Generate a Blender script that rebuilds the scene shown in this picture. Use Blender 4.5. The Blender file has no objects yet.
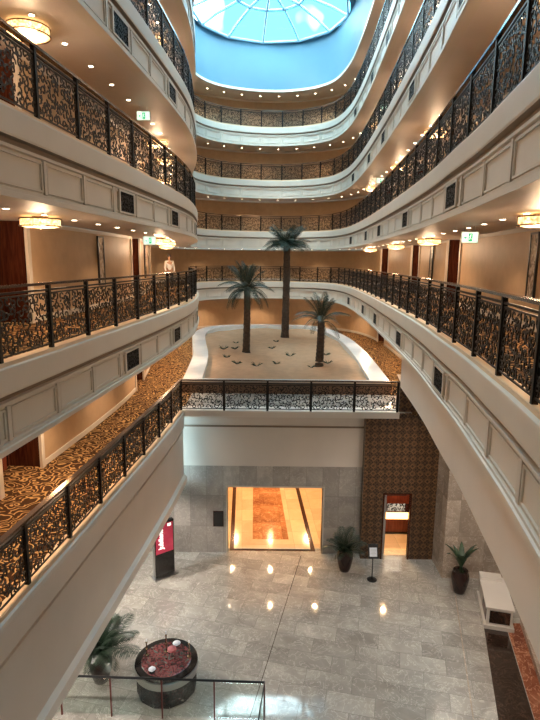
import bpy, math, random
from mathutils import Vector, Matrix
random.seed(7)
SC = bpy.context.scene
COL = SC.collection
PI = math.pi
rad = math.radians

# ------------------------------------------------------------------ materials
def mat(name, color=(.8, .8, .8), rough=.5, metal=0., emit=None, estr=0., spec=.5):
    m = bpy.data.materials.new(name); m.use_nodes = True
    b = m.node_tree.nodes['Principled BSDF']
    b.inputs['Base Color'].default_value = (*color, 1)
    b.inputs['Roughness'].default_value = rough
    b.inputs['Metallic'].default_value = metal
    b.inputs['Specular IOR Level'].default_value = spec
    if emit:
        b.inputs['Emission Color'].default_value = (*emit, 1)
        b.inputs['Emission Strength'].default_value = estr
    return m

class NT:
    def __init__(s, m):
        s.m = m; s.t = m.node_tree; s.b = s.t.nodes['Principled BSDF']
    def n(s, kind, **kw):
        nd = s.t.nodes.new(kind)
        for k, v in kw.items(): setattr(nd, k, v)
        return nd
    def l(s, a, b): s.t.links.new(a, b)
    def pos(s, rot=0., scale=(1, 1, 1)):
        g = s.n('ShaderNodeNewGeometry'); mp = s.n('ShaderNodeMapping')
        mp.inputs['Rotation'].default_value = (0, 0, rot); mp.inputs['Scale'].default_value = scale
        s.l(g.outputs['Position'], mp.inputs['Vector']); return mp.outputs['Vector']
    def noise(s, v, scale, detail=4, dist=0., rough=.5):
        nd = s.n('ShaderNodeTexNoise'); s.l(v, nd.inputs['Vector'])
        nd.inputs['Scale'].default_value = scale; nd.inputs['Detail'].default_value = detail
        nd.inputs['Distortion'].default_value = dist; nd.inputs['Roughness'].default_value = rough
        return nd.outputs['Fac']
    def ramp(s, f, stops):
        r = s.n('ShaderNodeValToRGB'); s.l(f, r.inputs['Fac'])
        e = r.color_ramp.elements
        while len(e) > 1: e.remove(e[-1])
        e[0].position = stops[0][0]; e[0].color = (*stops[0][1], 1)
        for p, c in stops[1:]:
            x = e.new(p); x.color = (*c, 1)
        return r.outputs['Color']
    def mix(s, f, a, b, mode='MIX'):
        x = s.n('ShaderNodeMix', data_type='RGBA', blend_type=mode)
        if isinstance(f, (int, float)): x.inputs[0].default_value = f
        else: s.l(f, x.inputs[0])
        for i, c in ((6, a), (7, b)):
            if isinstance(c, tuple): x.inputs[i].default_value = (*c, 1)
            else: s.l(c, x.inputs[i])
        return x.outputs[2]
    def math(s, op, a, b=None):
        x = s.n('ShaderNodeMath', operation=op)
        for i, c in enumerate((a, b)):
            if c is None: continue
            if isinstance(c, (int, float)): x.inputs[i].default_value = c
            else: s.l(c, x.inputs[i])
        return x.outputs[0]
    def color(s, c): s.l(c, s.b.inputs['Base Color'])
    def rough(s, c): s.l(c, s.b.inputs['Roughness'])
    def bump(s, h, strength=.3, dist=.01):
        b = s.n('ShaderNodeBump'); b.inputs['Strength'].default_value = strength
        b.inputs['Distance'].default_value = dist
        s.l(h, b.inputs['Height']); s.l(b.outputs['Normal'], s.b.inputs['Normal'])

def paint(name, col, rough=.55, var=.06, scale=1.2):
    m = mat(name, col, rough); t = NT(m); v = t.pos()
    f = t.noise(v, scale, 5)
    t.color(t.ramp(f, [(.3, tuple(c*(1-var) for c in col)), (.7, tuple(min(1, c*(1+var)) for c in col))]))
    return m

M = {}
M['fascia'] = paint('cream_fascia_paint', (.66, .60, .52), .5, .03)
M['mould'] = paint('moulding_paint', (.62, .555, .475), .45, .03)
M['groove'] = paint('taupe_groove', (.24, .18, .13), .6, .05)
M['soffit'] = paint('soffit_paint', (.68, .61, .56), .5, .03)
M['wallpaper'] = paint('gold_beige_wallpaper', (.50, .34, .20), .55, .06, 3)
M['white'] = paint('white_paint', (.74, .70, .65), .4, .02)
M['beam'] = paint('plaster_wall_paint', (.68, .62, .56), .5, .05, .7)
M['drum'] = paint('drum_wall_blue_paint', (.10, .22, .30), .6, .02)
M['iron'] = mat('dark_bronze_iron', (.010, .008, .007), .5, 0., spec=.25)
M['rail'] = mat('handrail_bronze', (.16, .12, .10), .15, .7)
M['darkback'] = mat('vent_backing', (.012, .009, .008), .7)
M['palebase'] = paint('pale_kerb', (.72, .52, .33), .45, .04)
M['chrome'] = mat('polished_nickel', (.35, .25, .16), .2, 1.)
M['black'] = mat('black_satin', (.01, .01, .011), .3)
M['blackgloss'] = mat('black_gloss', (.012, .010, .010), .06)
M['urn'] = mat('brown_glazed_ceramic', (.030, .012, .010), .1)
M['soil'] = paint('soil', (.03, .02, .013), .9, .3, 20)
M['paper'] = mat('white_paper', (.75, .78, .85), .5)
M['steel'] = mat('brushed_steel', (.5, .48, .46), .3, 1.)
M['redpost'] = mat('reddish_bronze_post', (.16, .045, .035), .3, .6)
M['down'] = mat('downlight_lens', (1, 1, 1), .4, emit=(1, .80, .55), estr=14)
M['down'].cycles.emission_sampling = 'NONE'
M['crystal'] = mat('glowing_crystal', (1, .8, .5), .3, emit=(1, .58, .24), estr=13)
t = NT(M['crystal']); v = t.pos(); f = t.noise(v, 24, 2)
fx = t.math('MULTIPLY', t.math('POWER', f, 3.), 11.)
t.l(fx, t.b.inputs['Emission Strength'])
M['diffuser'] = mat('amber_diffuser', (1, .75, .45), .4, emit=(1, .50, .20), estr=2.2)

def wood(name, a, b, rough=.3, sc=3.):
    m = mat(name, a, rough); t = NT(m); v = t.pos(0, (1, 1, .12))
    f = t.noise(v, sc*4, 5, 1.2)
    t.color(t.ramp(f, [(.3, a), (.7, b)])); return m
M['darkwood'] = wood('dark_mahogany', (.035, .010, .006), (.10, .028, .014), .22)
M['redwood'] = wood('red_mahogany', (.12, .022, .012), (.22, .05, .025), .25)

# carpet with scroll pattern
def carpet(name):
    m = mat(name, (.2, .1, .04), .9, spec=.1); t = NT(m); v = t.pos()
    n1 = t.noise(v, 1.6, 2, 0)
    mv = t.n('ShaderNodeVectorMath', operation='ADD')
    nn = t.n('ShaderNodeTexNoise'); nn.inputs['Scale'].default_value = 2.2; nn.inputs['Detail'].default_value = 1
    t.l(v, nn.inputs['Vector'])
    sc = t.n('ShaderNodeVectorMath', operation='SCALE'); sc.inputs['Scale'].default_value = .55
    t.l(nn.outputs['Color'], sc.inputs[0]); t.l(v, mv.inputs[0]); t.l(sc.outputs[0], mv.inputs[1])
    vo = t.n('ShaderNodeTexVoronoi'); vo.inputs['Scale'].default_value = 3.0; t.l(mv.outputs[0], vo.inputs['Vector'])
    ring = t.math('SINE', t.math('MULTIPLY', vo.outputs['Distance'], 24.))
    r2 = t.math('ADD', ring, t.math('MULTIPLY', t.noise(v, 9, 2), .9))
    c = t.ramp(t.math('MULTIPLY', r2, .5), [(.30, (.045, .020, .009)), (.44, (.10, .045, .016)), (.55, (.36, .21, .08)), (.85, (.48, .31, .14))])
    t.color(c); return m
M['carpet'] = carpet('scroll_carpet')

# polished stone: tiles with veins
def stone(name, base, dark, light, tile, rot=0., vertical=False, rough=.12, vein=1., mortar=.004, off=.5, jointc=None):
    m = mat(name, base, rough); t = NT(m)
    g = t.n('ShaderNodeNewGeometry')
    mp = t.n('ShaderNodeMapping')
    if vertical:
        sx = t.n('ShaderNodeSeparateXYZ'); t.l(g.outputs['Position'], sx.inputs[0])
        cx = t.n('ShaderNodeCombineXYZ')
        t.l(t.math('ADD', sx.outputs[0], sx.outputs[1]), cx.inputs[0]); t.l(sx.outputs[2], cx.inputs[1])
        t.l(cx.outputs[0], mp.inputs['Vector'])
    else:
        t.l(g.outputs['Position'], mp.inputs['Vector'])
    mp.inputs['Rotation'].default_value = (0, 0, rot)
    br = t.n('ShaderNodeTexBrick'); t.l(mp.outputs[0], br.inputs['Vector'])
    br.offset = off; br.inputs['Scale'].default_value = 1.
    br.inputs['Brick Width'].default_value = tile[0]; br.inputs['Row Height'].default_value = tile[1]
    br.inputs['Mortar Size'].default_value = mortar; br.inputs['Mortar Smooth'].default_value = .1
    br.inputs['Color1'].default_value = (0, 0, 0, 1); br.inputs['Color2'].default_value = (1, 1, 1, 1)
    br.inputs['Mortar'].default_value = (.5, .5, .5, 1)
    # per tile offset for the veins
    add = t.n('ShaderNodeVectorMath', operation='MULTIPLY_ADD')
    t.l(br.outputs['Color'], add.inputs[0]); add.inputs[1].default_value = (7.3, 3.1, 5.7)
    t.l(mp.outputs[0], add.inputs[2])
    n1 = t.noise(add.outputs[0], .9, 6, .8, .6)
    n2 = t.noise(add.outputs[0], 1.7, 5, 2.5, .6)
    c = t.ramp(n1, [(.3, dark), (.55, base), (.75, light)])
    v1 = t.math('ABSOLUTE', t.math('SUBTRACT', n2, .5))
    vm = t.ramp(v1, [(0., (1, 1, 1)), (.018, (0, 0, 0))])
    c = t.mix(t.math('MULTIPLY', t.n_rgb(vm), .55*vein), c, tuple(min(1, x*1.55) for x in light))
    tone = t.ramp(br.outputs['Color'], [(0, (.84, .84, .84)), (1, (1.12, 1.12, 1.12))])
    c = t.mix(1., c, tone, 'MULTIPLY')
    jc = jointc or tuple(x*.45 for x in base)
    c = t.mix(br.outputs['Fac'], c, jc)
    t.color(c); return m
def n_rgb(self, c):
    x = self.n('ShaderNodeRGBToBW'); self.l(c, x.inputs[0]); return x.outputs[0]
NT.n_rgb = n_rgb
M['lobbyfloor'] = stone('polished_grey_marble_tiles', (.40, .375, .34), (.29, .27, .245), (.52, .495, .455), (1.2, .6), rad(13), rough=.06)
M['stonewall'] = stone('grey_stone_wall_tiles', (.38, .35, .32), (.28, .26, .24), (.50, .47, .43), (.6, 1.2), 0, True, rough=.3, vein=.6, off=0)
M['stonelight'] = stone('pale_veined_stone_wall', (.46, .38, .31), (.33, .27, .22), (.6, .52, .45), (.9, 1.3), 0, True, rough=.25, off=0)
M['creamfloor'] = stone('cream_marble_floor', (.80, .62, .42), (.72, .54, .35), (.86, .70, .50), (1.0, 1.0), rad(-3), rough=.12, vein=.2, off=0)
M['redmarble'] = stone('red_veined_marble', (.30, .10, .05), (.16, .05, .03), (.62, .33, .2), (3., 3.), rad(16), rough=.12, vein=1.2)
M['mosaic'] = stone('orange_veined_marble_inlay', (.46, .20, .09), (.28, .10, .05), (.70, .40, .22), (.8, .8), rad(-3), rough=.15, vein=1.2, off=0)
M['blackmarble'] = stone('dark_brown_marble', (.035, .02, .014), (.015, .009, .007), (.09, .055, .04), (1.2, 1.6), rad(16), rough=.1, vein=1.)
M['darkstrip'] = mat('dark_brown_marble_strip', (.05, .02, .012), .12)
M['basinrim'] = paint('pale_glossy_stone_rim', (.68, .72, .74), .16, .05, 2)
M['basinpanel'] = paint('brown_basin_panel', (.15, .085, .05), .4, .2, 6)
M['sand'] = paint('desert_sand', (.42, .26, .155), .95, .10, 3)
NT(M['sand']).bump(NT(M['sand']).noise(NT(M['sand']).pos(), 8, 6), .5, .05)

for k_ in ('lobbyfloor', 'blackmarble', 'creamfloor'): M[k_].node_tree.nodes['Principled BSDF'].inputs['IOR'].default_value = 1.75
# arabesque screen
def lattice(name):
    m = mat(name, (.03, .014, .008), .35); t = NT(m)
    g = t.n('ShaderNodeNewGeometry'); sx = t.n('ShaderNodeSeparateXYZ'); t.l(g.outputs['Position'], sx.inputs[0])
    c2 = t.n('ShaderNodeCombineXYZ'); t.l(t.math('ADD', sx.outputs[0], sx.outputs[1]), c2.inputs[0]); t.l(sx.outputs[2], c2.inputs[1])
    def cell(sc, off):         # rings on a regular square grid
        ad = t.n('ShaderNodeVectorMath', operation='ADD'); t.l(c2.outputs[0], ad.inputs[0]); ad.inputs[1].default_value = (off, off, 0)
        vo = t.n('ShaderNodeTexVoronoi', voronoi_dimensions='2D'); vo.inputs['Scale'].default_value = sc; vo.inputs['Randomness'].default_value = 0.
        t.l(ad.outputs[0], vo.inputs['Vector']); return vo.outputs['Distance']
    r1 = t.math('ABSOLUTE', t.math('SUBTRACT', cell(3.6, 0), .52)); r2 = t.math('ABSOLUTE', t.math('SUBTRACT', cell(3.6, .13), .30)); r3 = t.math('ABSOLUTE', t.math('SUBTRACT', cell(7.9, .05), .38))
    e = t.math('MULTIPLY', t.math('MINIMUM', t.math('MINIMUM', r1, r2), r3), 3.)
    w = t.math('ABSOLUTE', e)
    c = t.ramp(w, [(0., (.20, .11, .05)), (.12, (.12, .06, .025)), (.22, (.035, .016, .009)), (1., (.02, .010, .006))])
    t.color(c); t.bump(w, .6, .02); return m
M['lattice'] = lattice('arabesque_lattice_wood')

def leafmat(name, a, b):
    m = mat(name, a, .45); t = NT(m)
    t.color(t.ramp(t.noise(t.pos(), 5, 3), [(.3, a), (.7, b)])); return m
M['frond'] = leafmat('palm_frond_green', (.018, .045, .022), (.05, .095, .045))
M['frond_dark'] = leafmat('dark_frond_green', (.007, .018, .010), (.020, .040, .020))
M['bark'] = paint('palm_bark', (.05, .034, .024), .9, .45, 9)
NT(M['bark']).bump(NT(M['bark']).noise(NT(M['bark']).pos(0, (1, 1, 3)), 9, 4), 1., .05)

def glassmat(name, tint=(.9, .97, 1), refl=.12, through=True):
    m = bpy.data.materials.new(name); m.use_nodes = True; nt = m.node_tree; nt.nodes.clear()
    o = nt.nodes.new('ShaderNodeOutputMaterial'); mx = nt.nodes.new('ShaderNodeMixShader')
    tr = nt.nodes.new('ShaderNodeBsdfTransparent'); gl = nt.nodes.new('ShaderNodeBsdfGlossy')
    tr.inputs[0].default_value = (*tint, 1); gl.inputs['Roughness'].default_value = .02
    mx.inputs[0].default_value = refl
    nt.links.new(tr.outputs[0], mx.inputs[1]); nt.links.new(gl.outputs[0], mx.inputs[2]); nt.links.new(mx.outputs[0], o.inputs[0])
    return m
M['glass'] = glassmat('clear_balustrade_glass', (.93, .97, .96), .07)
M['roofglass'] = glassmat('skylight_glass', (.92, .98, 1), .04)
M['domebar'] = mat('pale_blue_glazing_bar', (.35, .55, .68), .4)

# ------------------------------------------------------------------ mesh building
class MB:
    def __init__(s): s.v = []; s.f = []; s.mi = []
    def add(s, vs, fs, k=0):
        n = len(s.v); s.v += [tuple(p) for p in vs]
        for f in fs: s.f.append(tuple(i+n for i in f)); s.mi.append(k)
        return s
    def box(s, x0, x1, y0, y1, z0, z1, k=0, T=None):
        vs = [(x0,y0,z0),(x1,y0,z0),(x1,y1,z0),(x0,y1,z0),(x0,y0,z1),(x1,y0,z1),(x1,y1,z1),(x0,y1,z1)]
        if T is not None: vs = [T @ Vector(p) for p in vs]
        return s.add(vs, [(0,3,2,1),(4,5,6,7),(0,1,5,4),(1,2,6,5),(2,3,7,6),(3,0,4,7)], k)
    def tube(s, pts, r, n=8, k=0, cap=True):
        pts = [Vector(p) for p in pts]; rs = r if isinstance(r, (list, tuple)) else [r]*len(pts)
        vs = []; 
        for i, p in enumerate(pts):
            d = (pts[min(i+1, len(pts)-1)]-pts[max(i-1, 0)]).normalized()
            a = d.cross(Vector((0, 0, 1)))
            if a.length < .05: a = d.cross(Vector((1, 0, 0)))
            a.normalize(); b = d.cross(a)
            for j in range(n):
                w = 2*PI*j/n; vs.append(p+(a*math.cos(w)+b*math.sin(w))*rs[i])
        fs = [(i*n+j, i*n+(j+1)%n, (i+1)*n+(j+1)%n, (i+1)*n+j) for i in range(len(pts)-1) for j in range(n)]
        if cap: fs += [tuple(range(n))[::-1], tuple(range((len(pts)-1)*n, len(pts)*n))]
        return s.add(vs, fs, k)
    def lathe(s, prof, n=24, c=(0, 0, 0), k=0):
        vs = []; 
        for r, z in prof:
            for j in range(n):
                w = 2*PI*j/n; vs.append((c[0]+r*math.cos(w), c[1]+r*math.sin(w), c[2]+z))
        fs = [(i*n+j, i*n+(j+1)%n, (i+1)*n+(j+1)%n, (i+1)*n+j) for i in range(len(prof)-1) for j in range(n)]
        fs += [tuple(range(n))[::-1], tuple(range((len(prof)-1)*n, len(prof)*n))]
        return s.add(vs, fs, k)
    def prism(s, poly, z0, z1, k=0):
        n = len(poly); vs = [(x, y, z0) for x, y in poly]+[(x, y, z1) for x, y in poly]
        fs = [tuple(range(n))[::-1], tuple(range(n, 2*n))]+[(i, (i+1)%n, n+(i+1)%n, n+i) for i in range(n)]
        return s.add(vs, fs, k)
    def mesh(s, name, mats, smooth=False):
        me = bpy.data.meshes.new(name); me.from_pydata(s.v, [], s.f)
        if not isinstance(mats, (list, tuple)): mats = [mats]
        for m in mats: me.materials.append(m)
        me.polygons.foreach_set('material_index', s.mi)
        if smooth: me.polygons.foreach_set('use_smooth', [True]*len(s.f))
        me.update(); return me

def obj(name, mb, mats, parent=None, loc=None, rotz=0., smooth=False):
    me = mb if isinstance(mb, bpy.types.Mesh) else mb.mesh(name, mats, smooth)
    o = bpy.data.objects.new(name, me); COL.objects.link(o)
    if parent: o.parent = parent
    if loc is not None: o.location = loc
    o.rotation_euler[2] = rotz
    return o
def tag(o, label, cat, group=None, kind=None):
    o['label'] = label; o['category'] = cat
    if group: o['group'] = group
    if kind: o['kind'] = kind
    return o
def thing(name, label, cat, loc=(0, 0, 0), rotz=0., group=None):
    o = bpy.data.objects.new(name, None); COL.objects.link(o); o.location = loc; o.rotation_euler[2] = rotz
    return tag(o, label, cat, group)
def struct(name, mb, mats, smooth=False):
    o = obj(name, mb, mats, smooth=smooth); o['kind'] = 'structure'; return o
def dup(root, loc, rotz, label=None, group=None, scale=None):
    def cp(o, par):
        c = o.copy(); COL.objects.link(c); c.parent = par
        for ch in list(KIDS.get(o.name, [])): cp(ch, c)
        return c
    r = cp(root, None); r.location = loc; r.rotation_euler[2] = rotz
    if label: r['label'] = label
    if group: r['group'] = group
    if scale: r.scale = scale
    return r
KIDS = {}
def kids(root):
    KIDS.clear()
    for o in bpy.data.objects:
        if o.parent: KIDS.setdefault(o.parent.name, []).append(o)

# ------------------------------------------------------------------ plan curve of the atrium
CP = [(1.9,-2.4),(1.94,-1.),(2.03,.8),(2.28,2.8),(2.63,4.6),(2.88,6),(3.06,7.2),(3.32,9),(3.52,10.8),(3.78,13),(4.0,15.5),(4.25,19),(4.5,23),
      (4.75,28),(4.85,32.5),(4.72,35.6),(4.2,38.2),(3.1,39.7),(1.6,40.5),(0,40.75),(-2.0,40.4),(-3.8,39.4),(-4.9,37.7),
      (-5.2,35.6),(-4.85,32.4),(-4.15,29),(-3.5,25.5),(-3.12,22),(-3.0,19.5),(-3.1,16.5),(-3.28,13.8),(-3.48,11.4),(-3.68,9),(-3.86,7),(-4.05,4.5),(-4.15,2),(-4.2,-1),(-4.2,-2.4)]
def catmull(P, m=12):
    out = []; n = len(P); Q = [P[0]]+P+[P[-1]]
    for i in range(n-1):
        a, b, c, d = Q[i:i+4]
        for j in range(m):
            t = j/m
            out.append(tuple(.5*((2*b[k])+(-a[k]+c[k])*t+(2*a[k]-5*b[k]+4*c[k]-d[k])*t*t+(-a[k]+3*b[k]-3*c[k]+d[k])*t**3) for k in (0, 1)))
    out.append(P[-1]); return out
def resample(P, step=None, n=None):
    L = [0]
    for a, b in zip(P, P[1:]): L.append(L[-1]+math.dist(a, b))
    n = n or max(1, round(L[-1]/step)); out = []; j = 0
    for i in range(n+1):
        s = L[-1]*i/n
        while j < len(L)-2 and L[j+1] < s: j += 1
        t = (s-L[j])/max(1e-9, L[j+1]-L[j]); a, b = P[j], P[j+1]
        out.append((a[0]+(b[0]-a[0])*t, a[1]+(b[1]-a[1])*t))
    return out
EDGE = resample(catmull(CP), .3)
def normals(P):
    out = []
    for i in range(len(P)):
        a, b = P[max(0, i-1)], P[min(len(P)-1, i+1)]
        d = Vector((b[0]-a[0], b[1]-a[1])).normalized(); out.append((-d.y, d.x))     # points into the void
    return out
def offset(P, s):         # s > 0 towards the void
    return [(p[0]+n[0]*s, p[1]+n[1]*s) for p, n in zip(P, normals(P))]
WD = 2.25
def smooth(P, k=6):
    for _ in range(k): P = [P[0]]+[tuple((a[i]+2*b[i]+c[i])/4 for i in (0, 1)) for a, b, c in zip(P, P[1:], P[2:])]+[P[-1]]
    return P
WALL = smooth(offset(EDGE, -WD), 8)
def iY(P, Y, side):       # index on the left or right flank nearest Y
    c = [i for i, p in enumerate(P) if (p[0] > 0) == (side > 0)]
    return min(c, key=lambda i: abs(P[i][1]-Y))
def sweep(mb, P, prof, k=None):
    """prof: list of (s, z, material index of the strip to the next)"""
    rows = [offset(P, s) for s, z, _ in prof]
    n = len(P)
    for r in range(len(prof)-1):
        vs = [(x, y, prof[r][1]) for x, y in rows[r]]+[(x, y, prof[r+1][1]) for x, y in rows[r+1]]
        mb.add(vs, [(i, i+1, n+i+1, n+i) for i in range(n-1)], prof[r][2])

GZ = -5.1; STO = 3.6; LEV = [-1.5, 2.1, 5.7, 9.3]; CH = 2.35; LOBBY = -10.65
LN = ['first balcony above the garden', 'second balcony above the garden', 'third balcony above the garden', 'topmost balcony']
def bays():
    L = [0]
    for a, b in zip(EDGE, EDGE[1:]): L.append(L[-1]+math.dist(a, b))
    def at_y(Y, side):
        for i in range(len(EDGE)-1):
            a, b = EDGE[i], EDGE[i+1]
            if (a[0] > 0) == (side > 0) and (a[1]-Y)*(b[1]-Y) <= 0 and a[1] != b[1]: return L[i]+(Y-a[1])/(b[1]-a[1])*(L[i+1]-L[i])
    sR, sL = at_y(7.05, 1), at_y(9.0, -1); d = (sL-sR)/round((sL-sR)/1.5)
    s = sR % d; out = []; j = 0
    while s < L[-1]:
        while L[j+1] < s: j += 1
        t = (s-L[j])/(L[j+1]-L[j]); a, b = EDGE[j], EDGE[j+1]; out.append((a[0]+(b[0]-a[0])*t, a[1]+(b[1]-a[1])*t)); s += d
    return out
BAYS = bays()
NB = len(BAYS)-1
NBN = normals(BAYS)

# ------------------------------------------------------------------ scroll panel (ironwork)
def ribbon(mb, pts, w, th=.007):
    n = len(pts); vs = []
    for i, (x, z) in enumerate(pts):
        a, b = pts[max(0, i-1)], pts[min(n-1, i+1)]
        d = Vector((b[0]-a[0], b[1]-a[1])); d = d.normalized() if d.length else Vector((1, 0))
        ww = w[i] if isinstance(w, list) else w
        nx, nz = -d.y*ww/2, d.x*ww/2
        vs += [(x+nx, -th, z+nz), (x-nx, -th, z-nz), (x-nx, th, z-nz), (x+nx, th, z+nz)]
    fs = []
    for i in range(n-1):
        for j in range(4): fs.append((i*4+j, i*4+(j+1)%4, (i+1)*4+(j+1)%4, (i+1)*4+j))
    mb.add(vs, fs)
def scroll_mesh(name, seed, W=1.44, H=.84, cell=.155, wid=.019):
    R = random.Random(seed); mb = MB(); nx = round(W/cell); nz = round(H/cell)
    for i in range(nx):
        for j in range(nz):
            cx = (i+.5+R.uniform(-.25, .25))*W/nx-W/2; cz = (j+.5+R.uniform(-.25, .25))*H/nz
            a0 = R.uniform(0, 2*PI); sg = R.choice((-1, 1)); tot = R.uniform(1.5, 2.4)*PI; r0 = R.uniform(.012, .02); r1 = R.uniform(.07, .105)
            pts = []; ws = []
            for q in range(10):
                u = q/9; r = r0+(r1-r0)*u; a = a0+sg*tot*u
                x = max(-W/2, min(W/2, cx+r*math.cos(a))); z = max(0, min(H, cz+r*math.sin(a)))
                pts.append((x, z)); ws.append(wid*(.7+.8*math.sin(PI*u)))
            ribbon(mb, pts, ws)
            for _ in range(2):                   # leaf
                a = R.uniform(0, 2*PI); l = R.uniform(.05, .085); x0 = cx+.05*math.cos(a+1); z0 = cz+.05*math.sin(a+1)
                lp = []; lw = []
                for q in range(4):
                    u = q/3; lp.append((max(-W/2, min(W/2, x0+l*u*math.cos(a+.5*u))), max(0, min(H, z0+l*u*math.sin(a+.5*u))))); lw.append([.008, .034, .026, .004][q])
                ribbon(mb, lp, lw)
    for (x0, x1, z0, z1) in ((-W/2, W/2, -.012, .012), (-W/2, W/2, H-.012, H+.012), (-W/2-.002, -W/2+.018, 0, H), (W/2-.018, W/2+.002, 0, H)):
        mb.box(x0, x1, -.011, .011, z0, z1)
    return mb.mesh(name, M['iron'])
SCR = [scroll_mesh('scroll_panel', s) for s in (1, 2, 3)]
POST = MB().box(-.034, .034, -.034, .034, -.07, 1.06).mesh('post', M['iron'])

def balustrade(P, z, label, name='balustrade', off=.02):
    """P: polyline of post positions"""
    root = thing(name, label, 'balustrade', (P[0][0], P[0][1], z))
    def loc(p, dz=0.): return (p[0]-P[0][0], p[1]-P[0][1], dz)
    nn = normals(P)
    for i, p in enumerate(P):
        o = obj('post', POST, None, root, loc(p)); o.rotation_euler[2] = math.atan2(nn[i][1], nn[i][0])
    for i, (a, b) in enumerate(zip(P, P[1:])):
        d = math.dist(a, b)
        o = obj('scroll_panel', SCR[i % 3], None, root, loc(((a[0]+b[0])/2, (a[1]+b[1])/2), .075))
        o.rotation_euler[2] = math.atan2(b[1]-a[1], b[0]-a[0]) + (PI if i % 2 else 0); o.scale = ((d-.06)/1.44, 1, 1)
    for nm, w, z0, z1, m in (('handrail', .05, 1.05, 1.09, M['rail']), ('top_rail', .02, .955, .985, M['iron'])):
        mb = MB(); Q = [(p[0]-P[0][0], p[1]-P[0][1]) for p in P]
        A = offset(Q, w); B = offset(Q, -w); n = len(Q)
        vs = [(x, y, z0) for x, y in A]+[(x, y, z0) for x, y in B]+[(x, y, z1) for x, y in B]+[(x, y, z1) for x, y in A]
        fs = [(k*n+i, k*n+i+1, ((k+1) % 4)*n+i+1, ((k+1) % 4)*n+i) for k in range(4) for i in range(n-1)]
        fs += [(0, n, 2*n, 3*n), (n-1, 4*n-1, 3*n-1, 2*n-1)]
        mb.add(vs, fs); obj(nm, mb, m, root)
    return root

# ------------------------------------------------------------------ gallery shells
def slab(mb, A, B, z, k=0):
    n = len(A); mb.add([(x, y, z) for x, y in A]+[(x, y, z) for x, y in B], [(i, i+1, n+i+1, n+i) for i in range(n-1)], k)
EIN = offset(EDGE, -.12)
OPEN_L = [(4.0, 5.8), (10.9, 12.8), (20.8, 22.7), (30.2, 32.0)]
OPEN_R = [(7.0, 8.8), (18.8, 20.6), (25.4, 27.3), (33.0, 35.0)]
def wall_openings():
    iv = []
    for y0, y1 in OPEN_R: iv.append((iY(WALL, y0, 1), iY(WALL, y1, 1)))
    for y0, y1 in OPEN_L: iv.append((iY(WALL, y1, -1), iY(WALL, y0, -1)))
    return sorted(iv)
OPN = wall_openings()
SR, SB = iY(WALL, 37.5, 1), iY(WALL, 37.5, -1)
WN = normals(WALL)
def gallery_walls(z, h, i_from=0, i_to=None):
    i_to = i_to if i_to is not None else len(WALL)-1
    parts = {'wall_right': (0, SR), 'wall_back': (SR, SB), 'wall_left': (SB, len(WALL)-1)}
    th = .12
    for nm, (a, b) in parts.items():
        a = max(a, i_from); b = min(b, i_to)
        if b <= a: continue
        mb = MB(); ivs = [(p, q) for p, q in OPN if p >= a and q <= b]
        cuts = [a]+[x for iv in ivs for x in iv]+[b]
        for s in range(0, len(cuts), 2):
            P = WALL[cuts[s]:cuts[s+1]+1]
            if len(P) > 1: sweep(mb, P, [(0, z, 0), (0, z+h, 0)])
        for p, q in ivs:           # alcoves
            A, B = Vector(WALL[p]), Vector(WALL[q]); n = Vector(WN[(p+q)//2]); D = .85
            A2, B2 = A-n*D, B-n*D
            for u, v in ((A, A2), (A2, B2), (B2, B)):
                mb.add([(u.x, u.y, z), (v.x, v.y, z), (v.x, v.y, z+h), (u.x, u.y, z+h)], [(0, 1, 2, 3)], 1)
            mb.add([(A.x, A.y, z+.012), (B.x, B.y, z+.012), (B2.x, B2.y, z+.012), (A2.x, A2.y, z+.012)], [(0, 1, 2, 3)], 2)
            mb.add([(A.x, A.y, z+h-.002), (B.x, B.y, z+h-.002), (B2.x, B2.y, z+h-.002), (A2.x, A2.y, z+h-.002)], [(0, 1, 2, 3)], 3)
        struct(nm, mb, [M['wallpaper'], M['darkwood'], M['carpet'], M['soffit']])
        # skirting and cornice
        mb = MB()
        for s in range(0, len(cuts), 2):
            P = WALL[cuts[s]:cuts[s+1]+1]
            if len(P) > 1:
                sweep(mb, P, [(0, z+.16, 0), (.02, z+.15, 0), (.025, z+.01, 0)])
                sweep(mb, P, [(.02, z+h-.10, 0), (.05, z+h-.03, 0), (.05, z+h-.002, 0)])
                for i0 in (cuts[s], cuts[s+1]):
                    if i0 in (a, b): continue
                    w = Vector(WALL[i0]); n = Vector(WN[i0]); tt = Vector((n.y, -n.x))
                    sgn = 1 if i0 == cuts[s+1] else -1
                    # frame post on the wall side of the opening
                    T = Matrix.Translation((w.x, w.y, z)) @ Matrix.Rotation(math.atan2(n.y, n.x), 4, 'Z')
                    mb.box(-.02, .05, -.07, .07, 0, h-.003, 0, T)
        struct({'wall_right': 'baseboard_right', 'wall_back': 'baseboard_back', 'wall_left': 'baseboard_left'}[nm], mb, M['mould'])
        for p, q in ivs:           # double doors in the alcove, standing a little forward of its back
            A, B = Vector(WALL[p]), Vector(WALL[q]); n = Vector(WN[(p+q)//2]); c = (A+B)/2-n*.80; w = (B-A).length
            T = Matrix.Translation((c.x, c.y, z)) @ Matrix.Rotation(math.atan2((B-A).y, (B-A).x), 4, 'Z')
            DN[0] += 1; mbd = MB()
            mbd.box(-w*.36, -.008, -.02, .03, .02, h-.18, 0, T); mbd.box(.008, w*.36, -.02, .03, .02, h-.18, 0, T)
            d = struct('door_%d' % DN[0], mbd, M['redwood'])
            mbh = MB()
            for sx in (-.06, .06): mbh.box(sx-.012, sx+.012, .03, .075, .95, 1.15, 0, T)
            h_ = obj('door_handle', mbh, M['steel'], d)
DN = [0]
TN = [0]
def trim(mb, mats):
    TN[0] += 1; return struct('trim_%d' % TN[0], mb, mats)

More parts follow.
